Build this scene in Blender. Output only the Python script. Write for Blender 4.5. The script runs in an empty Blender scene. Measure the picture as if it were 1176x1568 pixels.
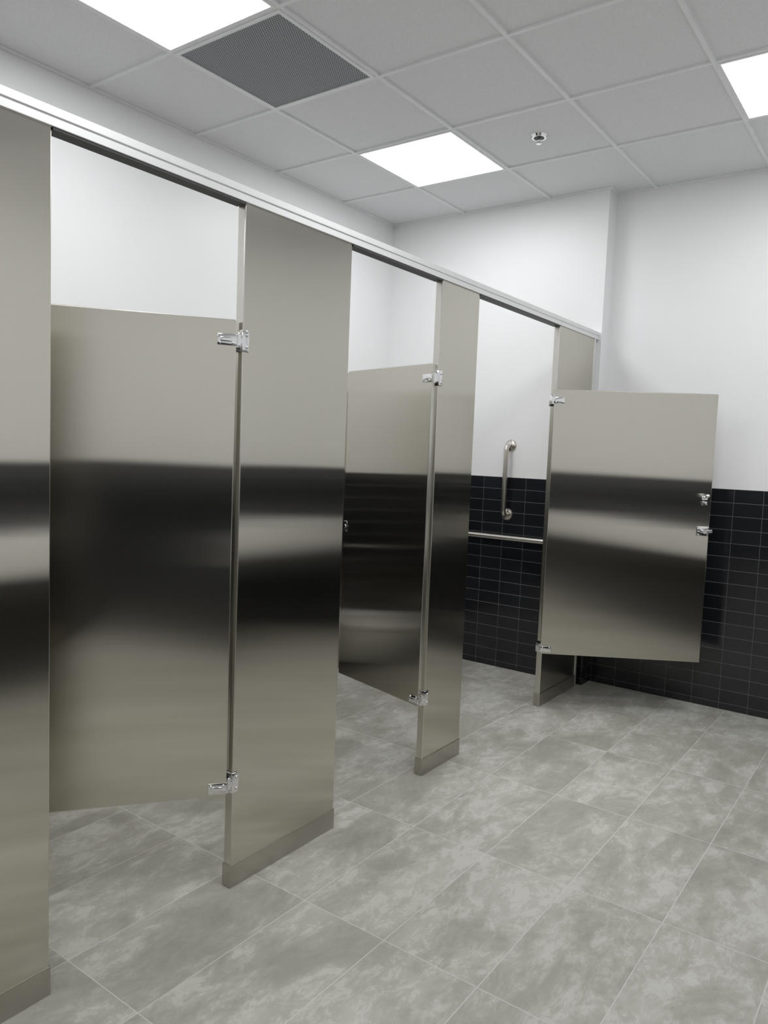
import bpy, bmesh, math
from mathutils import Vector, Matrix
S=bpy.context.scene
S.view_settings.view_transform='Standard'
S.view_settings.look='None'
S.view_settings.exposure=0.0
S.view_settings.gamma=1.08

# ---------------------------------------------------------------- node helpers
def new_mat(name):
    m=bpy.data.materials.new(name); m.use_nodes=True
    nt=m.node_tree; nt.nodes.clear()
    o=nt.nodes.new('ShaderNodeOutputMaterial'); b=nt.nodes.new('ShaderNodeBsdfPrincipled')
    nt.links.new(b.outputs[0],o.inputs[0]); return m,nt,b
def N(nt,t,**k):
    n=nt.nodes.new(t)
    for a,v in k.items(): setattr(n,a,v)
    return n
def mth(nt,op,a,b=None,c=None):
    n=N(nt,'ShaderNodeMath',operation=op)
    for i,v in enumerate((a,b,c)):
        if v is None: continue
        if isinstance(v,(int,float)): n.inputs[i].default_value=v
        else: nt.links.new(v,n.inputs[i])
    return n.outputs[0]
def mixc(nt,f,a,b,bt='MIX'):
    n=N(nt,'ShaderNodeMix',data_type='RGBA',blend_type=bt)
    for s,v in ((n.inputs[0],f),(n.inputs[6],a),(n.inputs[7],b)):
        if isinstance(v,(int,float)): s.default_value=v
        elif isinstance(v,tuple): s.default_value=(*v,1)
        else: nt.links.new(v,s)
    return n.outputs[2]
def ramp(nt,f,stops):
    n=N(nt,'ShaderNodeValToRGB'); nt.links.new(f,n.inputs[0])
    e=n.color_ramp.elements
    while len(e)<len(stops): e.new(.5)
    for q,(p,c) in zip(e,stops):
        q.position=p; q.color=(*c,1) if isinstance(c,tuple) else (c,c,c,1)
    return n.outputs[0]
def simple(name,col,rough=.5,metal=0,var=.04,scale=8,bump=0):
    m,nt,b=new_mat(name)
    g=N(nt,'ShaderNodeNewGeometry')
    n=N(nt,'ShaderNodeTexNoise'); n.inputs['Scale'].default_value=scale; n.inputs['Detail'].default_value=3
    nt.links.new(g.outputs['Position'],n.inputs['Vector'])
    lo=tuple(c*(1-var) for c in col); hi=tuple(min(1,c*(1+var)) for c in col)
    c=ramp(nt,n.outputs[0],[(.3,lo),(.7,hi)])
    nt.links.new(c,b.inputs['Base Color'])
    b.inputs['Roughness'].default_value=rough; b.inputs['Metallic'].default_value=metal
    if bump:
        n2=N(nt,'ShaderNodeTexNoise'); n2.inputs['Scale'].default_value=180
        nt.links.new(g.outputs['Position'],n2.inputs['Vector'])
        bp=N(nt,'ShaderNodeBump'); bp.inputs['Strength'].default_value=bump; bp.inputs['Distance'].default_value=.001
        nt.links.new(n2.outputs[0],bp.inputs['Height']); nt.links.new(bp.outputs[0],b.inputs['Normal'])
    return m

def steel_mat(name,col=(.57,.548,.485),axis=1):
    # vertical brushing: wide spread across the sheet, tight spread up and down
    m=bpy.data.materials.new(name); m.use_nodes=True; nt=m.node_tree; nt.nodes.clear()
    o=nt.nodes.new('ShaderNodeOutputMaterial')
    tc=N(nt,'ShaderNodeTexCoord')
    mp=N(nt,'ShaderNodeMapping'); mp.inputs['Scale'].default_value=(90,90,.5)
    nt.links.new(tc.outputs['Object'],mp.inputs[0])
    n=N(nt,'ShaderNodeTexNoise'); n.inputs['Scale'].default_value=3; n.inputs['Detail'].default_value=2
    nt.links.new(mp.outputs[0],n.inputs['Vector'])
    big=N(nt,'ShaderNodeTexNoise'); big.inputs['Scale'].default_value=4.0; big.inputs['Detail'].default_value=3
    big.inputs['Distortion'].default_value=.8
    nt.links.new(tc.outputs['Object'],big.inputs['Vector'])
    c=mixc(nt,n.outputs[0],tuple(x*.985 for x in col),tuple(x*1.015 for x in col))
    c=mixc(nt,mth(nt,'MULTIPLY',ramp(nt,big.outputs[0],[(.62,0.0),(.76,1.0)]),.12),c,(.40,.355,.28))
    cx=N(nt,'ShaderNodeCombineXYZ'); cx.inputs[axis].default_value=1
    vt=N(nt,'ShaderNodeVectorTransform',vector_type='VECTOR',convert_from='OBJECT',convert_to='WORLD')
    nt.links.new(cx.outputs[0],vt.inputs[0])
    def gl(ax,ay):
        # cycles: alpha_x = r^2/(1+a), alpha_y = r^2*(1+a)  (a<0)
        a=math.sqrt(ay/ax)-1; r=math.sqrt(math.sqrt(ax*ay))
        g=N(nt,'ShaderNodeBsdfAnisotropic',distribution='BECKMANN')
        nt.links.new(c,g.inputs['Color']); g.inputs['Roughness'].default_value=r
        g.inputs['Anisotropy'].default_value=a
        nt.links.new(vt.outputs[0],g.inputs['Tangent']); return g.outputs[0]
    mx=N(nt,'ShaderNodeMixShader'); mx.inputs[0].default_value=.2
    nt.links.new(gl(.12,.0035),mx.inputs[1]); nt.links.new(gl(.24,.035),mx.inputs[2])
    nt.links.new(mx.outputs[0],o.inputs[0])
    return m

M_steel=steel_mat('brushed_stainless_steel')
M_steel_x=steel_mat('brushed_stainless_steel_divider',axis=0)
M_edge=simple('polished_stainless_edge',(.62,.60,.55),.24,1,.01)
M_shoe=simple('stainless_shoe',(.46,.44,.395),.33,1,.01)
M_chrome=simple('chrome_cast',(.80,.80,.81),.10,1,.02)
M_satin=simple('satin_stainless_bar',(.62,.59,.55),.28,1,.03)
M_alu=simple('anodised_aluminium_rail',(.78,.78,.78),.40,.7,.01)
M_rail_shadow=simple('rail_shadow_gap',(.05,.05,.05),.5,.3)
M_wall=simple('white_wall_paint',(.885,.89,.895),.42,0,.012,2.0,.15)
M_grid=simple('ceiling_grid_white',(.86,.87,.88),.4)
M_white=simple('white_quartz',(.94,.94,.93),.3)
M_porc=simple('white_porcelain',(.88,.88,.87),.08,0,.01)
M_recess_shade=simple('recess_shade_black',(.02,.02,.02),.5)  # black colour stands in for shade inside the sprinkler hole

def ceil_mat():
    m,nt,b=new_mat('acoustic_ceiling_tile')
    g=N(nt,'ShaderNodeNewGeometry')
    n=N(nt,'ShaderNodeTexNoise'); n.inputs['Scale'].default_value=160; n.inputs['Detail'].default_value=2
    nt.links.new(g.outputs['Position'],n.inputs['Vector'])
    c=ramp(nt,n.outputs[0],[(.35,(.78,.785,.80)),(.65,(.84,.845,.86))])
    nt.links.new(c,b.inputs['Base Color']); b.inputs['Roughness'].default_value=.85
    return m
M_ceil=ceil_mat()

TW,TH=.152,.0765
def tile_mat(axis,off=0.0,ztop=1.262):
    m,nt,b=new_mat('black_ceramic_tile_'+axis.lower())
    g=N(nt,'ShaderNodeNewGeometry'); sp=N(nt,'ShaderNodeSeparateXYZ'); nt.links.new(g.outputs['Position'],sp.inputs[0])
    h=sp.outputs[0 if axis=='X' else 1]; z=sp.outputs[2]
    row=mth(nt,'DIVIDE',mth(nt,'SUBTRACT',z,ztop),TH)
    ri=mth(nt,'FLOOR',row); rf=mth(nt,'FRACT',mth(nt,'ADD',row,100))
    col=mth(nt,'DIVIDE',mth(nt,'SUBTRACT',h,off),TW)
    ci=mth(nt,'FLOOR',col); cf=mth(nt,'FRACT',mth(nt,'ADD',col,100))
    def edge(f,w): return mth(nt,'LESS_THAN',mth(nt,'MINIMUM',f,mth(nt,'SUBTRACT',1.0,f)),w)
    gr=mth(nt,'MAXIMUM',edge(rf,.0012/TH),edge(cf,.0009/TW))
    cx=N(nt,'ShaderNodeCombineXYZ'); nt.links.new(ri,cx.inputs[0]); nt.links.new(ci,cx.inputs[1])
    wn=N(nt,'ShaderNodeTexWhiteNoise'); nt.links.new(cx.outputs[0],wn.inputs['Vector'])
    tcol=mixc(nt,wn.outputs['Value'],(.009,.0097,.012),(.014,.015,.0185))
    nt.links.new(mixc(nt,gr,tcol,(.13,.13,.135)),b.inputs['Base Color'])
    nt.links.new(mth(nt,'ADD',.14,mth(nt,'MULTIPLY',gr,.5)),b.inputs['Roughness'])
    bp=N(nt,'ShaderNodeBump'); bp.inputs['Strength'].default_value=.5; bp.inputs['Distance'].default_value=.001
    nt.links.new(mth(nt,'SUBTRACT',1.0,gr),bp.inputs['Height']); nt.links.new(bp.outputs[0],b.inputs['Normal'])
    return m
M_tx=tile_mat('X'); M_ty=tile_mat('Y')

def floor_mat():
    m,nt,b=new_mat('stone_look_porcelain_floor')
    g=N(nt,'ShaderNodeNewGeometry'); sp=N(nt,'ShaderNodeSeparateXYZ'); nt.links.new(g.outputs['Position'],sp.inputs[0])
    FX,FY=.305,.61
    cx_=mth(nt,'DIVIDE',mth(nt,'SUBTRACT',sp.outputs[0],-.875),FX)
    cy_=mth(nt,'DIVIDE',mth(nt,'SUBTRACT',sp.outputs[1],2.32),FY)
    ix=mth(nt,'FLOOR',cx_); iy=mth(nt,'FLOOR',cy_)
    fx=mth(nt,'FRACT',mth(nt,'ADD',cx_,100)); fy=mth(nt,'FRACT',mth(nt,'ADD',cy_,100))
    def edge(f,w): return mth(nt,'LESS_THAN',mth(nt,'MINIMUM',f,mth(nt,'SUBTRACT',1.0,f)),w)
    gr=mth(nt,'MAXIMUM',edge(fx,.0014/FX),edge(fy,.0014/FY))
    cv=N(nt,'ShaderNodeCombineXYZ'); nt.links.new(ix,cv.inputs[0]); nt.links.new(iy,cv.inputs[1])
    wn=N(nt,'ShaderNodeTexWhiteNoise'); nt.links.new(cv.outputs[0],wn.inputs['Vector'])
    off=N(nt,'ShaderNodeVectorMath',operation='SCALE'); nt.links.new(wn.outputs['Color'],off.inputs[0]); off.inputs['Scale'].default_value=.35
    ad=N(nt,'ShaderNodeVectorMath',operation='ADD'); nt.links.new(g.outputs['Position'],ad.inputs[0]); nt.links.new(off.outputs[0],ad.inputs[1])
    mp=N(nt,'ShaderNodeMapping'); mp.inputs['Scale'].default_value=(1.6,.85,1); mp.inputs['Rotation'].default_value=(0,0,.25); nt.links.new(ad.outputs[0],mp.inputs[0])
    n1=N(nt,'ShaderNodeTexNoise'); n1.inputs['Scale'].default_value=2.4; n1.inputs['Detail'].default_value=9; n1.inputs['Roughness'].default_value=.68; n1.inputs['Distortion'].default_value=.5
    nt.links.new(mp.outputs[0],n1.inputs['Vector'])
    n2=N(nt,'ShaderNodeTexNoise'); n2.inputs['Scale'].default_value=11; n2.inputs['Detail'].default_value=9; n2.inputs['Roughness'].default_value=.78; n2.inputs['Distortion'].default_value=.4
    nt.links.new(mp.outputs[0],n2.inputs['Vector'])
    c=ramp(nt,n1.outputs[0],[(.36,(.365,.357,.31)),(.5,(.455,.447,.398)),(.62,(.55,.542,.495))])
    mid=ramp(nt,n1.outputs[0],[(.45,0.0),(.54,1.0)])
    w=mth(nt,'MULTIPLY',ramp(nt,n2.outputs[0],[(.50,0.0),(.545,1.0)]),mid)
    c=mixc(nt,mth(nt,'MULTIPLY',w,.46),c,(.72,.715,.67))
    d=mth(nt,'MULTIPLY',ramp(nt,n2.outputs[0],[(.43,1.0),(.50,0.0)]),mth(nt,'ADD',mth(nt,'MULTIPLY',mid,-.6),1.0))
    c=mixc(nt,mth(nt,'MULTIPLY',d,.25),c,(.25,.24,.20))
    c=mixc(nt,mth(nt,'MULTIPLY',wn.outputs['Value'],.06),c,(.30,.29,.26))
    nt.links.new(mixc(nt,gr,c,(.66,.65,.61)),b.inputs['Base Color'])
    b.inputs['Roughness'].default_value=.36
    bp=N(nt,'ShaderNodeBump'); bp.inputs['Strength'].default_value=.15; bp.inputs['Distance'].default_value=.001
    nt.links.new(mth(nt,'SUBTRACT',n2.outputs[0],gr),bp.inputs['Height']); nt.links.new(bp.outputs[0],b.inputs['Normal'])
    return m
M_floor=floor_mat()

def emit_mat(name,col,s):
    m=bpy.data.materials.new(name); m.use_nodes=True; nt=m.node_tree; nt.nodes.clear()
    o=nt.nodes.new('ShaderNodeOutputMaterial'); e=nt.nodes.new('ShaderNodeEmission')
    e.inputs[0].default_value=(*col,1); e.inputs[1].default_value=s
    nt.links.new(e.outputs[0],o.inputs[0]); return m
M_light=emit_mat('led_diffuser',(.98,.988,1.0),13.4)

def grille_mat():
    m,nt,b=new_mat('perforated_metal')
    g=N(nt,'ShaderNodeNewGeometry'); sp=N(nt,'ShaderNodeSeparateXYZ'); nt.links.new(g.outputs['Position'],sp.inputs[0])
    Pp=.0105
    y=mth(nt,'DIVIDE',sp.outputs[1],Pp*.866); iy=mth(nt,'FLOOR',y)
    x=mth(nt,'ADD',mth(nt,'DIVIDE',sp.outputs[0],Pp),mth(nt,'MULTIPLY',mth(nt,'MODULO',mth(nt,'ADD',iy,1000),2),.5))
    fx=mth(nt,'SUBTRACT',mth(nt,'FRACT',mth(nt,'ADD',x,1000)),.5); fy=mth(nt,'MULTIPLY',mth(nt,'SUBTRACT',mth(nt,'FRACT',mth(nt,'ADD',y,1000)),.5),.866)
    r=mth(nt,'SQRT',mth(nt,'ADD',mth(nt,'MULTIPLY',fx,fx),mth(nt,'MULTIPLY',fy,fy)))
    hole=mth(nt,'LESS_THAN',r,.34)
    nt.links.new(mixc(nt,hole,(.40,.41,.43),(.03,.03,.035)),b.inputs['Base Color'])
    b.inputs['Roughness'].default_value=.6
    return m
M_perf=grille_mat()

# ---------------------------------------------------------------- mesh helpers
def link(o,parent=None):
    S.collection.objects.link(o)
    if parent: o.parent=parent
    return o
def empty(name,loc=(0,0,0),rz=0):
    e=bpy.data.objects.new(name,None); e.empty_display_size=.1; e.location=loc; e.rotation_euler=(0,0,rz)
    S.collection.objects.link(e); return e
def add_box(bm,a,b,bev=0,seg=2):
    vs=[bm.verts.new((x,y,z)) for x in (a[0],b[0]) for y in (a[1],b[1]) for z in (a[2],b[2])]
    f=[(0,1,3,2),(4,6,7,5),(0,4,5,1),(2,3,7,6),(0,2,6,4),(1,5,7,3)]
    fs=[bm.faces.new([vs[i] for i in q]) for q in f]
    if bev:
        es=list({e for q in fs for e in q.edges})
        bmesh.ops.bevel(bm,geom=es,offset=bev,segments=seg,affect='EDGES',profile=.5)
def add_cyl(bm,p,q,r,seg=24,r2=None):
    p=Vector(p);q=Vector(q);d=q-p
    mt=Matrix.Translation((p+q)/2)@d.to_track_quat('Z','Y').to_matrix().to_4x4()
    bmesh.ops.create_cone(bm,cap_ends=True,segments=seg,radius1=r,radius2=r if r2 is None else r2,depth=d.length,matrix=mt)
def add_ball(bm,c,r):
    bmesh.ops.create_uvsphere(bm,u_segments=16,v_segments=10,radius=r,matrix=Matrix.Translation(c))
def mk(name,mat,fn,parent=None,smooth=False,loc=None):
    bm=bmesh.new(); fn(bm); bmesh.ops.recalc_face_normals(bm,faces=bm.faces)
    me=bpy.data.meshes.new(name); bm.to_mesh(me); bm.free(); me.materials.append(mat)
    if smooth:
        for p in me.polygons: p.use_smooth=True
        me.set_sharp_from_angle(angle=math.radians(28 if smooth is True else smooth))
    o=bpy.data.objects.new(name,me)
    if loc: o.location=loc
    return link(o,parent)
def sheet(name,mat,a,b,parent,axis,loc=None):
    # flat steel panel: brushed faces (normal along `axis`), plain polished rims
    o=mk(name,mat,lambda bm:add_box(bm,a,b,.003,3),parent,False,loc)
    o.data.materials.append(M_edge)
    for p in o.data.polygons:
        if abs(p.normal[axis])<.98: p.material_index=1
    return o
def box(name,mat,a,b,parent=None,bev=0):
    return mk(name,mat,lambda bm:add_box(bm,a,b,bev),parent)
def tube(name,mat,pts,r,parent=None):
    cu=bpy.data.curves.new(name,'CURVE'); cu.dimensions='3D'; cu.bevel_depth=r; cu.bevel_resolution=6; cu.use_fill_caps=True
    sp=cu.splines.new('POLY'); sp.points.add(len(pts)-1)
    for q,p in zip(sp.points,pts): q.co=(*p,1)
    o=bpy.data.objects.new(name,cu); S.collection.objects.link(o)
    me=bpy.data.meshes.new_from_object(o.evaluated_get(bpy.context.evaluated_depsgraph_get()))
    bpy.data.objects.remove(o); me.materials.clear(); me.materials.append(mat)
    for p in me.polygons: p.use_smooth=True
    return link(bpy.data.objects.new(name,me),parent)

# ---------------------------------------------------------------- dimensions
XP=-1.7101; HR=2.1154; H=2.998
XL=-3.2624; XR=.74; YF=-3.0; YBL=4.4913; YBR=4.6191; XJ=-1.6911; ZT=1.262
GX=-2.6762; GY=2.0824; G=.6096
DT,DB=1.7729,.3083

# ---------------------------------------------------------------- room shell
box('floor',M_floor,(XL-.1,YF-.1,-.1),(XR+.1,YBR+.1,0))
box('ceiling',M_ceil,(XL-.1,YF-.1,H+.006),(XR+.1,YBR+.1,H+.1))
box('wall_left',M_wall,(XL-.1,YF,0),(XL,YBL,H+.006))
def wb(bm):
    pts=[(XL-.1,YBL),(XJ,YBL),(XJ,YBR),(XR+.1,YBR),(XR+.1,YBR+.15),(XL-.1,YBR+.15)]
    lo=[bm.verts.new((x,y,0)) for x,y in pts]; hi=[bm.verts.new((x,y,H+.006)) for x,y in pts]
    n=len(pts)
    for i in range(n): bm.faces.new((lo[i],lo[(i+1)%n],hi[(i+1)%n],hi[i]))
    bm.faces.new(lo); bm.faces.new(hi)
mk('wall_back',M_wall,wb)
box('wall_right',M_wall,(XR,YF,0),(XR+.1,YBR,H+.006))
box('wall_front',M_wall,(XL-.1,YF-.1,0),(XR+.1,YF,H+.006))
t=.009
def wt(bm):
    add_box(bm,(XL,YBL-t,0),(XJ+t,YBL,ZT)); add_box(bm,(XJ+t,YBR-t,0),(XR,YBR,ZT))
mk('trim_1',M_tx,wt)
mk('trim_2',M_ty,lambda bm:(add_box(bm,(XL,YF,0),(XL+t,YBL-t,ZT)),add_box(bm,(XJ,YBL,0),(XJ+t,YBR-t,ZT)),add_box(bm,(XR-t,YF,0),(XR,YBR-t,ZT))))
mk('trim_3',M_tx,lambda bm:add_box(bm,(XL+t,YF,0),(XR-t,YF+t,ZT)))

def grid(bm):
    i=-1; hw=.0085
    while GX+G*i<XR:
        x=GX+G*i
        if x>XL: add_box(bm,(x-hw,YF,H-.003),(x+hw,(YBR if x>XJ else YBL)-.005,H+.006))
        i+=1
    j=-9
    while GY+G*j<YBR:
        y=GY+G*j
        if y>YF+.02 and y<YBL-.03: add_box(bm,(XL,y-hw,H-.0025),(XR,y+hw,H+.006))
        j+=1
    w=.018
    add_box(bm,(XL,YF,H-.0035),(XL+w,YBL,H+.0055))
    add_box(bm,(XL+w,YBL-w,H-.0035),(XJ+w,YBL,H+.0055))
    add_box(bm,(XJ+.0001,YBL,H-.0035),(XJ+w,YBR,H+.0055))
    add_box(bm,(XJ+w,YBR-w,H-.0035),(XR-w,YBR,H+.0055))
    add_box(bm,(XR-w,YF,H-.0035),(XR,YBR,H+.0055))
mk('trim_4',M_grid,grid)

def cell(i,j): return GX+G*i,GY+G*j
def ring(bm,a,b,z0,z1):
    add_box(bm,(-a,-a,z0),(a,-b,z1)); add_box(bm,(-a,b,z0),(a,a,z1))
    add_box(bm,(-a,-b,z0),(-b,b,z1)); add_box(bm,(b,-b,z0),(a,b,z1))
def quad(bm,b,z):
    vs=[bm.verts.new(p) for p in ((-b,-b,z),(-b,b,z),(b,b,z),(b,-b,z))]; bm.faces.new(vs)
def light_panel(i,j):
    x,y=cell(i,j); e=empty('ceiling_light_panel',(x+G/2,y+G/2,H))
    a=G/2-.009; b=a-.012
    mk('frame',M_grid,lambda bm:ring(bm,a,b,-.005,.004),e)
    o=mk('diffuser',M_light,lambda bm:quad(bm,b,-.002),e)
    if o.data.polygons[0].normal.z>0: o.data.flip_normals()
for i,j in [(0,-1),(0,2),(3,-1),(3,2),(0,-4),(3,-4),(0,-7),(3,-7)]:
    light_panel(i,j)
x,y=cell(0,0); e=empty('ceiling_air_grille',(x+G/2,y+G/2,H)); a=G/2-.009; b=a-.016
mk('frame',M_grid,lambda bm:ring(bm,a,b,-.007,.004),e); box('perforated_face',M_perf,(-b,-b,-.003),(b,b,.004),e)
# sprinkler
e=empty('fire_sprinkler',(GX+1.5*G+.02,GY+2.5*G,H))
mk('escutcheon',M_chrome,lambda bm:(add_cyl(bm,(0,0,.006),(0,0,-.006),.042,32,.036)),e,True)
mk('recess',M_recess_shade,lambda bm:add_cyl(bm,(0,0,-.004),(0,0,-.0075),.026,24),e,True)
def spr(bm):
    add_cyl(bm,(0,0,0),(0,0,-.016),.008); add_cyl(bm,(.010,0,-.012),(.005,0,-.032),.0025,10); add_cyl(bm,(-.010,0,-.012),(-.005,0,-.032),.0025,10)
    add_cyl(bm,(0,0,-.032),(0,0,-.034),.013,20); add_cyl(bm,(0,0,-.016),(0,0,-.032),.003,10)
mk('head',M_chrome,spr,e,True)

# ---------------------------------------------------------------- toilet partitions
TP=.032; TD=.025
def hinge_clamp(parent,y,zc,side):
    def f(bm):
        y0,y1=sorted((y-side*.006,y+side*.022))
        add_box(bm,(-TP-.005,y0,zc-.032),(.005,y1,zc+.032),.002)
        for dz in (-.018,.018): add_ball(bm,(.005,y+side*.012,zc+dz),.005)
        add_cyl(bm,(-.004,y-side*.012,zc-.016),(-.004,y-side*.012,zc+.016),.008,16)
        y0,y1=sorted((y-side*.014,y+side*.002))
        add_box(bm,(-.014,y0,zc-.012),(.004,y1,zc+.012),.002)
    mk('hinge_clamp',M_chrome,f,parent,True)
def pilaster(y0,y1,hinge=None):
    ym=(y0+y1)/2
    e=empty('partition_pilaster',(XP,ym,0))
    sheet('panel',M_steel,(-TP,y0-ym,.004),(0,y1-ym,HR+.01),e,0)
    mk('floor_shoe',M_shoe,lambda bm:add_box(bm,(-TP-.003,y0-ym-.003,0),(.003,y1-ym+.003,.075),.0015),e)
    if hinge is not None:
        hinge_clamp(e,y0-ym,1.713,1); hinge_clamp(e,y0-ym,.345,1)
    return e
P=[(-.62,-.25),(.42,.9996),(1.6076,2.114),(2.7129,3.0291),(3.9207,4.44)]
for k,(a_,b_) in enumerate(P): pilaster(a_,b_,True if k>0 else None)
mk('wall_bracket_channel',M_alu,lambda bm:(add_box(bm,(XP-TP-.003,4.443,.05),(XP-TP+.001,YBL-t,HR)),add_box(bm,(XP-.002,4.428,.0),(XP+.004,4.447,HR)),add_box(bm,(XP-.02,4.445,0),(XP-.014,YBL-t,HR))))

def rail(bm):
    y0,y1=-.62,YBL
    add_box(bm,(-TP-.007,y0,0.000),(.007,y1,.021),.0015)
    add_box(bm,(-TP-.003,y0,0.021),(.003,y1,.024))
    add_box(bm,(-TP-.007,y0,0.024),(.007,y1,.046),.0015)
e=empty('partition_headrail',(XP,0,HR)); mk('extrusion',M_alu,rail,e)
def gaps(bm):
    for (a0,a1),(b0,b1) in zip(P[:-1],P[1:]): add_box(bm,(-TP-.004,a1+.001,-.006),(.004,b0-.001,.001))
mk('rail_shadow_strip',M_rail_shadow,gaps,e)  # dark strips added as the shadow line below the rail, openings only

def door(yh,ang,w):
    e=empty('stall_door',(XP-.012,yh-.010,0),ang)
    sheet('panel',M_steel,(-.013,-w,DB),(.012,-.004,DT),e,0)
    def hp(bm):
        for zc,s in ((1.713,-1),(.335,1)):
            add_box(bm,(.011,-.060,zc-.017),(.016,-.003,zc+.017),.0015)
            add_box(bm,(.015,-.052,zc-.007),(.021,-.018,zc+.007),.0015)
            add_box(bm,(-.017,-.060,zc-.017),(-.012,-.003,zc+.017),.0015)
            add_cyl(bm,(0,-.002,zc-.02),(0,-.002,zc+.02),.007,16)
            for yy in (-.052,-.014): add_ball(bm,(.016,yy,zc+.010*s),.0045); add_ball(bm,(-.017,yy,zc+.010*s),.0045)
    mk('hinge_leaf',M_chrome,hp,e,True)
    def lt(bm):
        zc=1.035
        add_box(bm,(-.021,-w+.004,zc-.026),(-.012,-w+.066,zc+.026),.002)
        add_box(bm,(-.030,-w-.012,zc-.010),(-.019,-w+.050,zc+.010),.002)
        add_cyl(bm,(-.028,-w+.032,zc),(-.046,-w+.032,zc),.010,20,.012)
        for dy in (.010,.058):
            for dz in (-.019,.019): add_ball(bm,(-.022,-w+dy,zc+dz),.004)
        add_box(bm,(.011,-w+.004,zc-.026),(.015,-w+.030,zc+.026),.0015)
        add_cyl(bm,(.014,-w+.018,zc),(.019,-w+.018,zc),.008,16)
    mk('latch',M_chrome,lt,e,True)
    def hook(bm):
        zc=1.205
        add_box(bm,(-.018,-w+.020,zc-.030),(-.012,-w+.050,zc+.022),.002)
        add_cyl(bm,(-.014,-w+.035,zc+.012),(-.055,-w+.035,zc+.020),.006,14); add_ball(bm,(-.058,-w+.035,zc+.021),.012)
        add_cyl(bm,(-.014,-w+.035,zc-.015),(-.034,-w+.035,zc-.018),.005,12); add_ball(bm,(-.036,-w+.035,zc-.016),.008)
    mk('coat_hook',M_chrome,hook,e,True)
    return e
door(.42,0,.645)
door(1.6076,-.6429,.585)
door(2.7129,-1.8281,.59)
door(3.9207,2.1303,.872)

def divider(y):
    e=empty('partition_divider',(0,y,0))
    sheet('panel',M_steel_x,(XL+.03,-.0125,DB),(XP-TP-.012,.0125,DT),e,1)
    def br(bm):
        for z in (.5,1.05,1.6):
            add_box(bm,(XP-TP-.032,-.018,z-.03),(XP-TP-.002,.018,z+.03),.002)
            add_box(bm,(XL+.011,-.018,z-.03),(XL+.05,.018,z+.03),.002)
    mk('brackets',M_chrome,br,e,True)
divider(-.43); divider(.72); divider(1.86); divider(2.905)

# ---------------------------------------------------------------- wall-hung toilets inside the stalls
def toilet(y):
    e=empty('wall_hung_toilet',(XL+t,y,0))
    def outline(x0,x1,w,n=36):
        pts=[]
        for k in range(n):
            a=2*math.pi*k/n; c,s=math.cos(a),math.sin(a)
            xm=(x0+x1)/2; hx=(x1-x0)/2
            p=.55 if c<0 else 1.0
            pts.append((xm+hx*math.copysign(abs(c)**p,c),w*math.copysign(abs(s)**.85,s)))
        return pts
    def bowl(bm):
        rings=[]
        for z,x0,x1,w in [(.12,.0,.22,.08),(.15,.0,.34,.115),(.22,.0,.45,.145),(.31,.0,.53,.168),(.385,.0,.56,.18),(.395,.005,.555,.178),
                          (.395,.12,.52,.135),(.36,.14,.50,.12),(.26,.18,.42,.08),(.22,.22,.36,.04)]:
            rings.append([bm.verts.new((px,py,z)) for px,py in outline(x0,x1,w)])
        n=len(rings[0])
        for r0,r1 in zip(rings[:-1],rings[1:]):
            for k in range(n): bm.faces.new((r0[k],r0[(k+1)%n],r1[(k+1)%n],r1[k]))
        bm.faces.new(rings[0]); bm.faces.new(rings[-1])
    mk('bowl',M_porc,bowl,e,50)
    def seat(bm):
        o0=outline(.10,.57,.185); i0=outline(.16,.50,.115)
        z0,z1=.400,.418
        a0=[bm.verts.new((*p,z0)) for p in o0]; a1=[bm.verts.new((*p,z1)) for p in o0]
        b0=[bm.verts.new((*p,z0)) for p in i0]; b1=[bm.verts.new((*p,z1)) for p in i0]
        n=len(a0)
        for k in range(n):
            m=(k+1)%n
            bm.faces.new((a0[k],a0[m],a1[m],a1[k])); bm.faces.new((b0[k],b1[k],b1[m],b0[m]))
            bm.faces.new((a1[k],a1[m],b1[m],b1[k])); bm.faces.new((a0[k],b0[k],b0[m],a0[m]))
    mk('seat',M_porc,seat,e,40)
    def valve(bm):
        add_cyl(bm,(.06,0,.395),(.06,0,.72),.016); add_cyl(bm,(.06,0,.72),(.06,0,.80),.030); add_ball(bm,(.06,0,.80),.030)
        add_cyl(bm,(0,0,.70),(.06,0,.70),.018); add_cyl(bm,(.0,0,.70),(.008,0,.70),.035); add_cyl(bm,(.06,0,.745),(.13,0,.735),.008); add_cyl(bm,(.04,0,.397),(.08,0,.397),.02)
    mk('flush_valve',M_chrome,valve,e,True)
toilet(.15); toilet(1.29); toilet(2.38)

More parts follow.
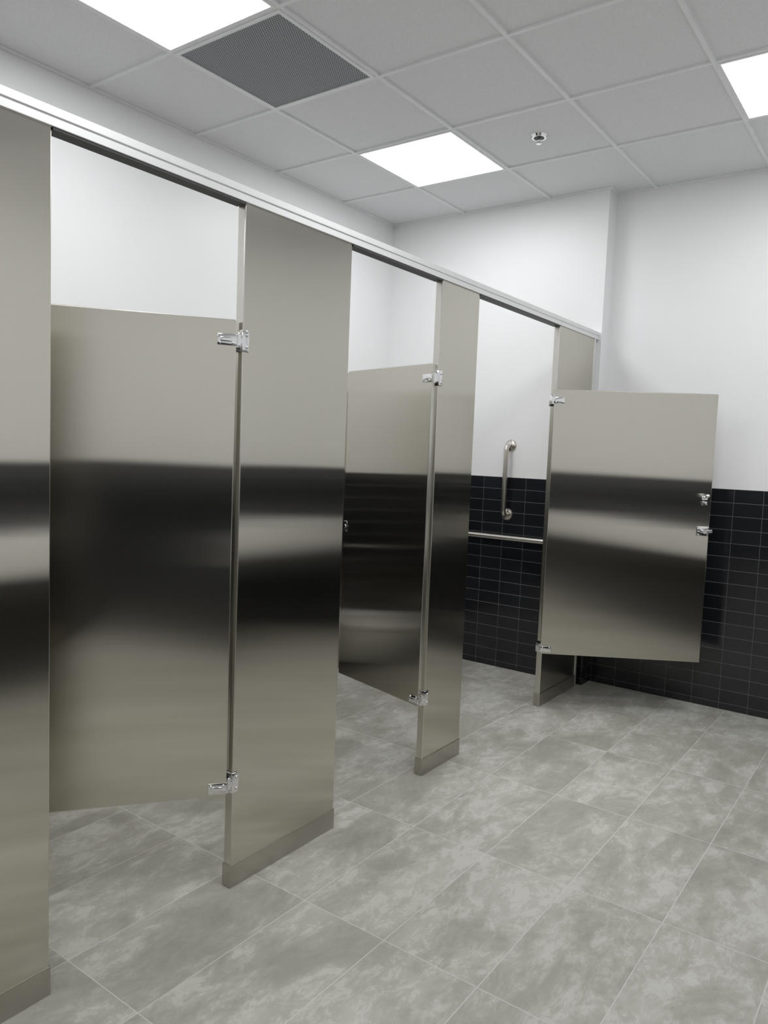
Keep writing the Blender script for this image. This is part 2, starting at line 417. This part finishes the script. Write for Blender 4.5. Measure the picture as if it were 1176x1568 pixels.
# ---------------------------------------------------------------- grab bars
WY=YBL-t
def arc(c,a0,a1,r,ax,ay,n=8):
    c=Vector(c);ax=Vector(ax);ay=Vector(ay)
    return [c+ax*(r*math.cos(a0+(a1-a0)*i/n))+ay*(r*math.sin(a0+(a1-a0)*i/n)) for i in range(n+1)]
def grab(p,q,wy,so2=0):
    e=empty('grab_bar'); r=.0165; so=.055; R=.03
    p=Vector(p);q=Vector(q);d=(q-p).normalized();out=Vector((0,-1,0))
    P0=Vector((p.x,wy,p.z));Q0=Vector((q.x,wy+so2,q.z))
    Qw=Vector((q.x,wy,q.z))
    pts=[P0]+arc(P0+out*(so-R)+d*R,math.pi,math.pi/2,R,d,out)+arc(Qw+out*(so-R)-d*R,math.pi/2,0,R,d,out)+[Q0]
    tube('bar',M_satin,[tuple(v) for v in pts],r,e)
    def fl(bm):
        for v in (P0,Q0): add_cyl(bm,v,v+out*.006,.040,32,.037); add_cyl(bm,v+out*.006,v+out*.012,.034,32,.022)
    mk('flanges',M_satin,fl,e,True)
grab((-2.252,0,1.02),(-2.252,0,1.468),WY,t)
grab((-3.05,0,.872),(-1.85,0,.872),WY)

# ---------------------------------------------------------------- vanity along the right wall (seen in the steel)
CX=XR-.55; CY=.95
e=empty('vanity_counter',(0,0,0))
def van(bm):
    add_box(bm,(CX,CY,.835),(XR-t,YBR-t,.87),.003)
    add_box(bm,(CX,CY,.72),(CX+.025,YBR-t,.837),.002); add_box(bm,(CX,CY,.72),(XR-t,CY+.025,.837),.002)
mk('countertop',M_white,van,e)
def basins(bm):
    for yy in (1.5,2.5,3.5):
        r=bmesh.ops.create_cone(bm,cap_ends=False,segments=40,radius1=.17,radius2=.20,depth=.012,matrix=Matrix.Translation((XR-.28,yy,.875)))
mk('basin_rims',M_white,basins,e,True)
def fau(bm):
    for yy in (1.5,2.5,3.5):
        add_cyl(bm,(XR-.06,yy,.865),(XR-.06,yy,1.0),.018); add_cyl(bm,(XR-.06,yy,.985),(XR-.19,yy,.955),.012); add_ball(bm,(XR-.06,yy,1.0),.019)
mk('faucets',M_chrome,fau,e,True)

# ---------------------------------------------------------------- world + camera
w=bpy.data.worlds.new('world'); S.world=w; w.use_nodes=True
w.node_tree.nodes['Background'].inputs[0].default_value=(.02,.02,.02,1)
cam=bpy.data.cameras.new('camera'); co=bpy.data.objects.new('camera',cam); S.collection.objects.link(co)
cam.sensor_fit='VERTICAL'; cam.sensor_height=36; cam.lens=1162.281/1568*36; cam.clip_start=.02
a,b,c=-.6266,-.0799,.0387
F=Vector((math.sin(a)*math.cos(b),math.cos(a)*math.cos(b),math.sin(b)))
R=Vector((math.cos(a),-math.sin(a),0)); U=R.cross(F)
R2=R*math.cos(c)+U*math.sin(c); U2=-R*math.sin(c)+U*math.cos(c)
m=Matrix((R2,U2,-F)).transposed().to_4x4(); m.translation=(0,0,1.4006)
co.matrix_world=m; S.camera=co
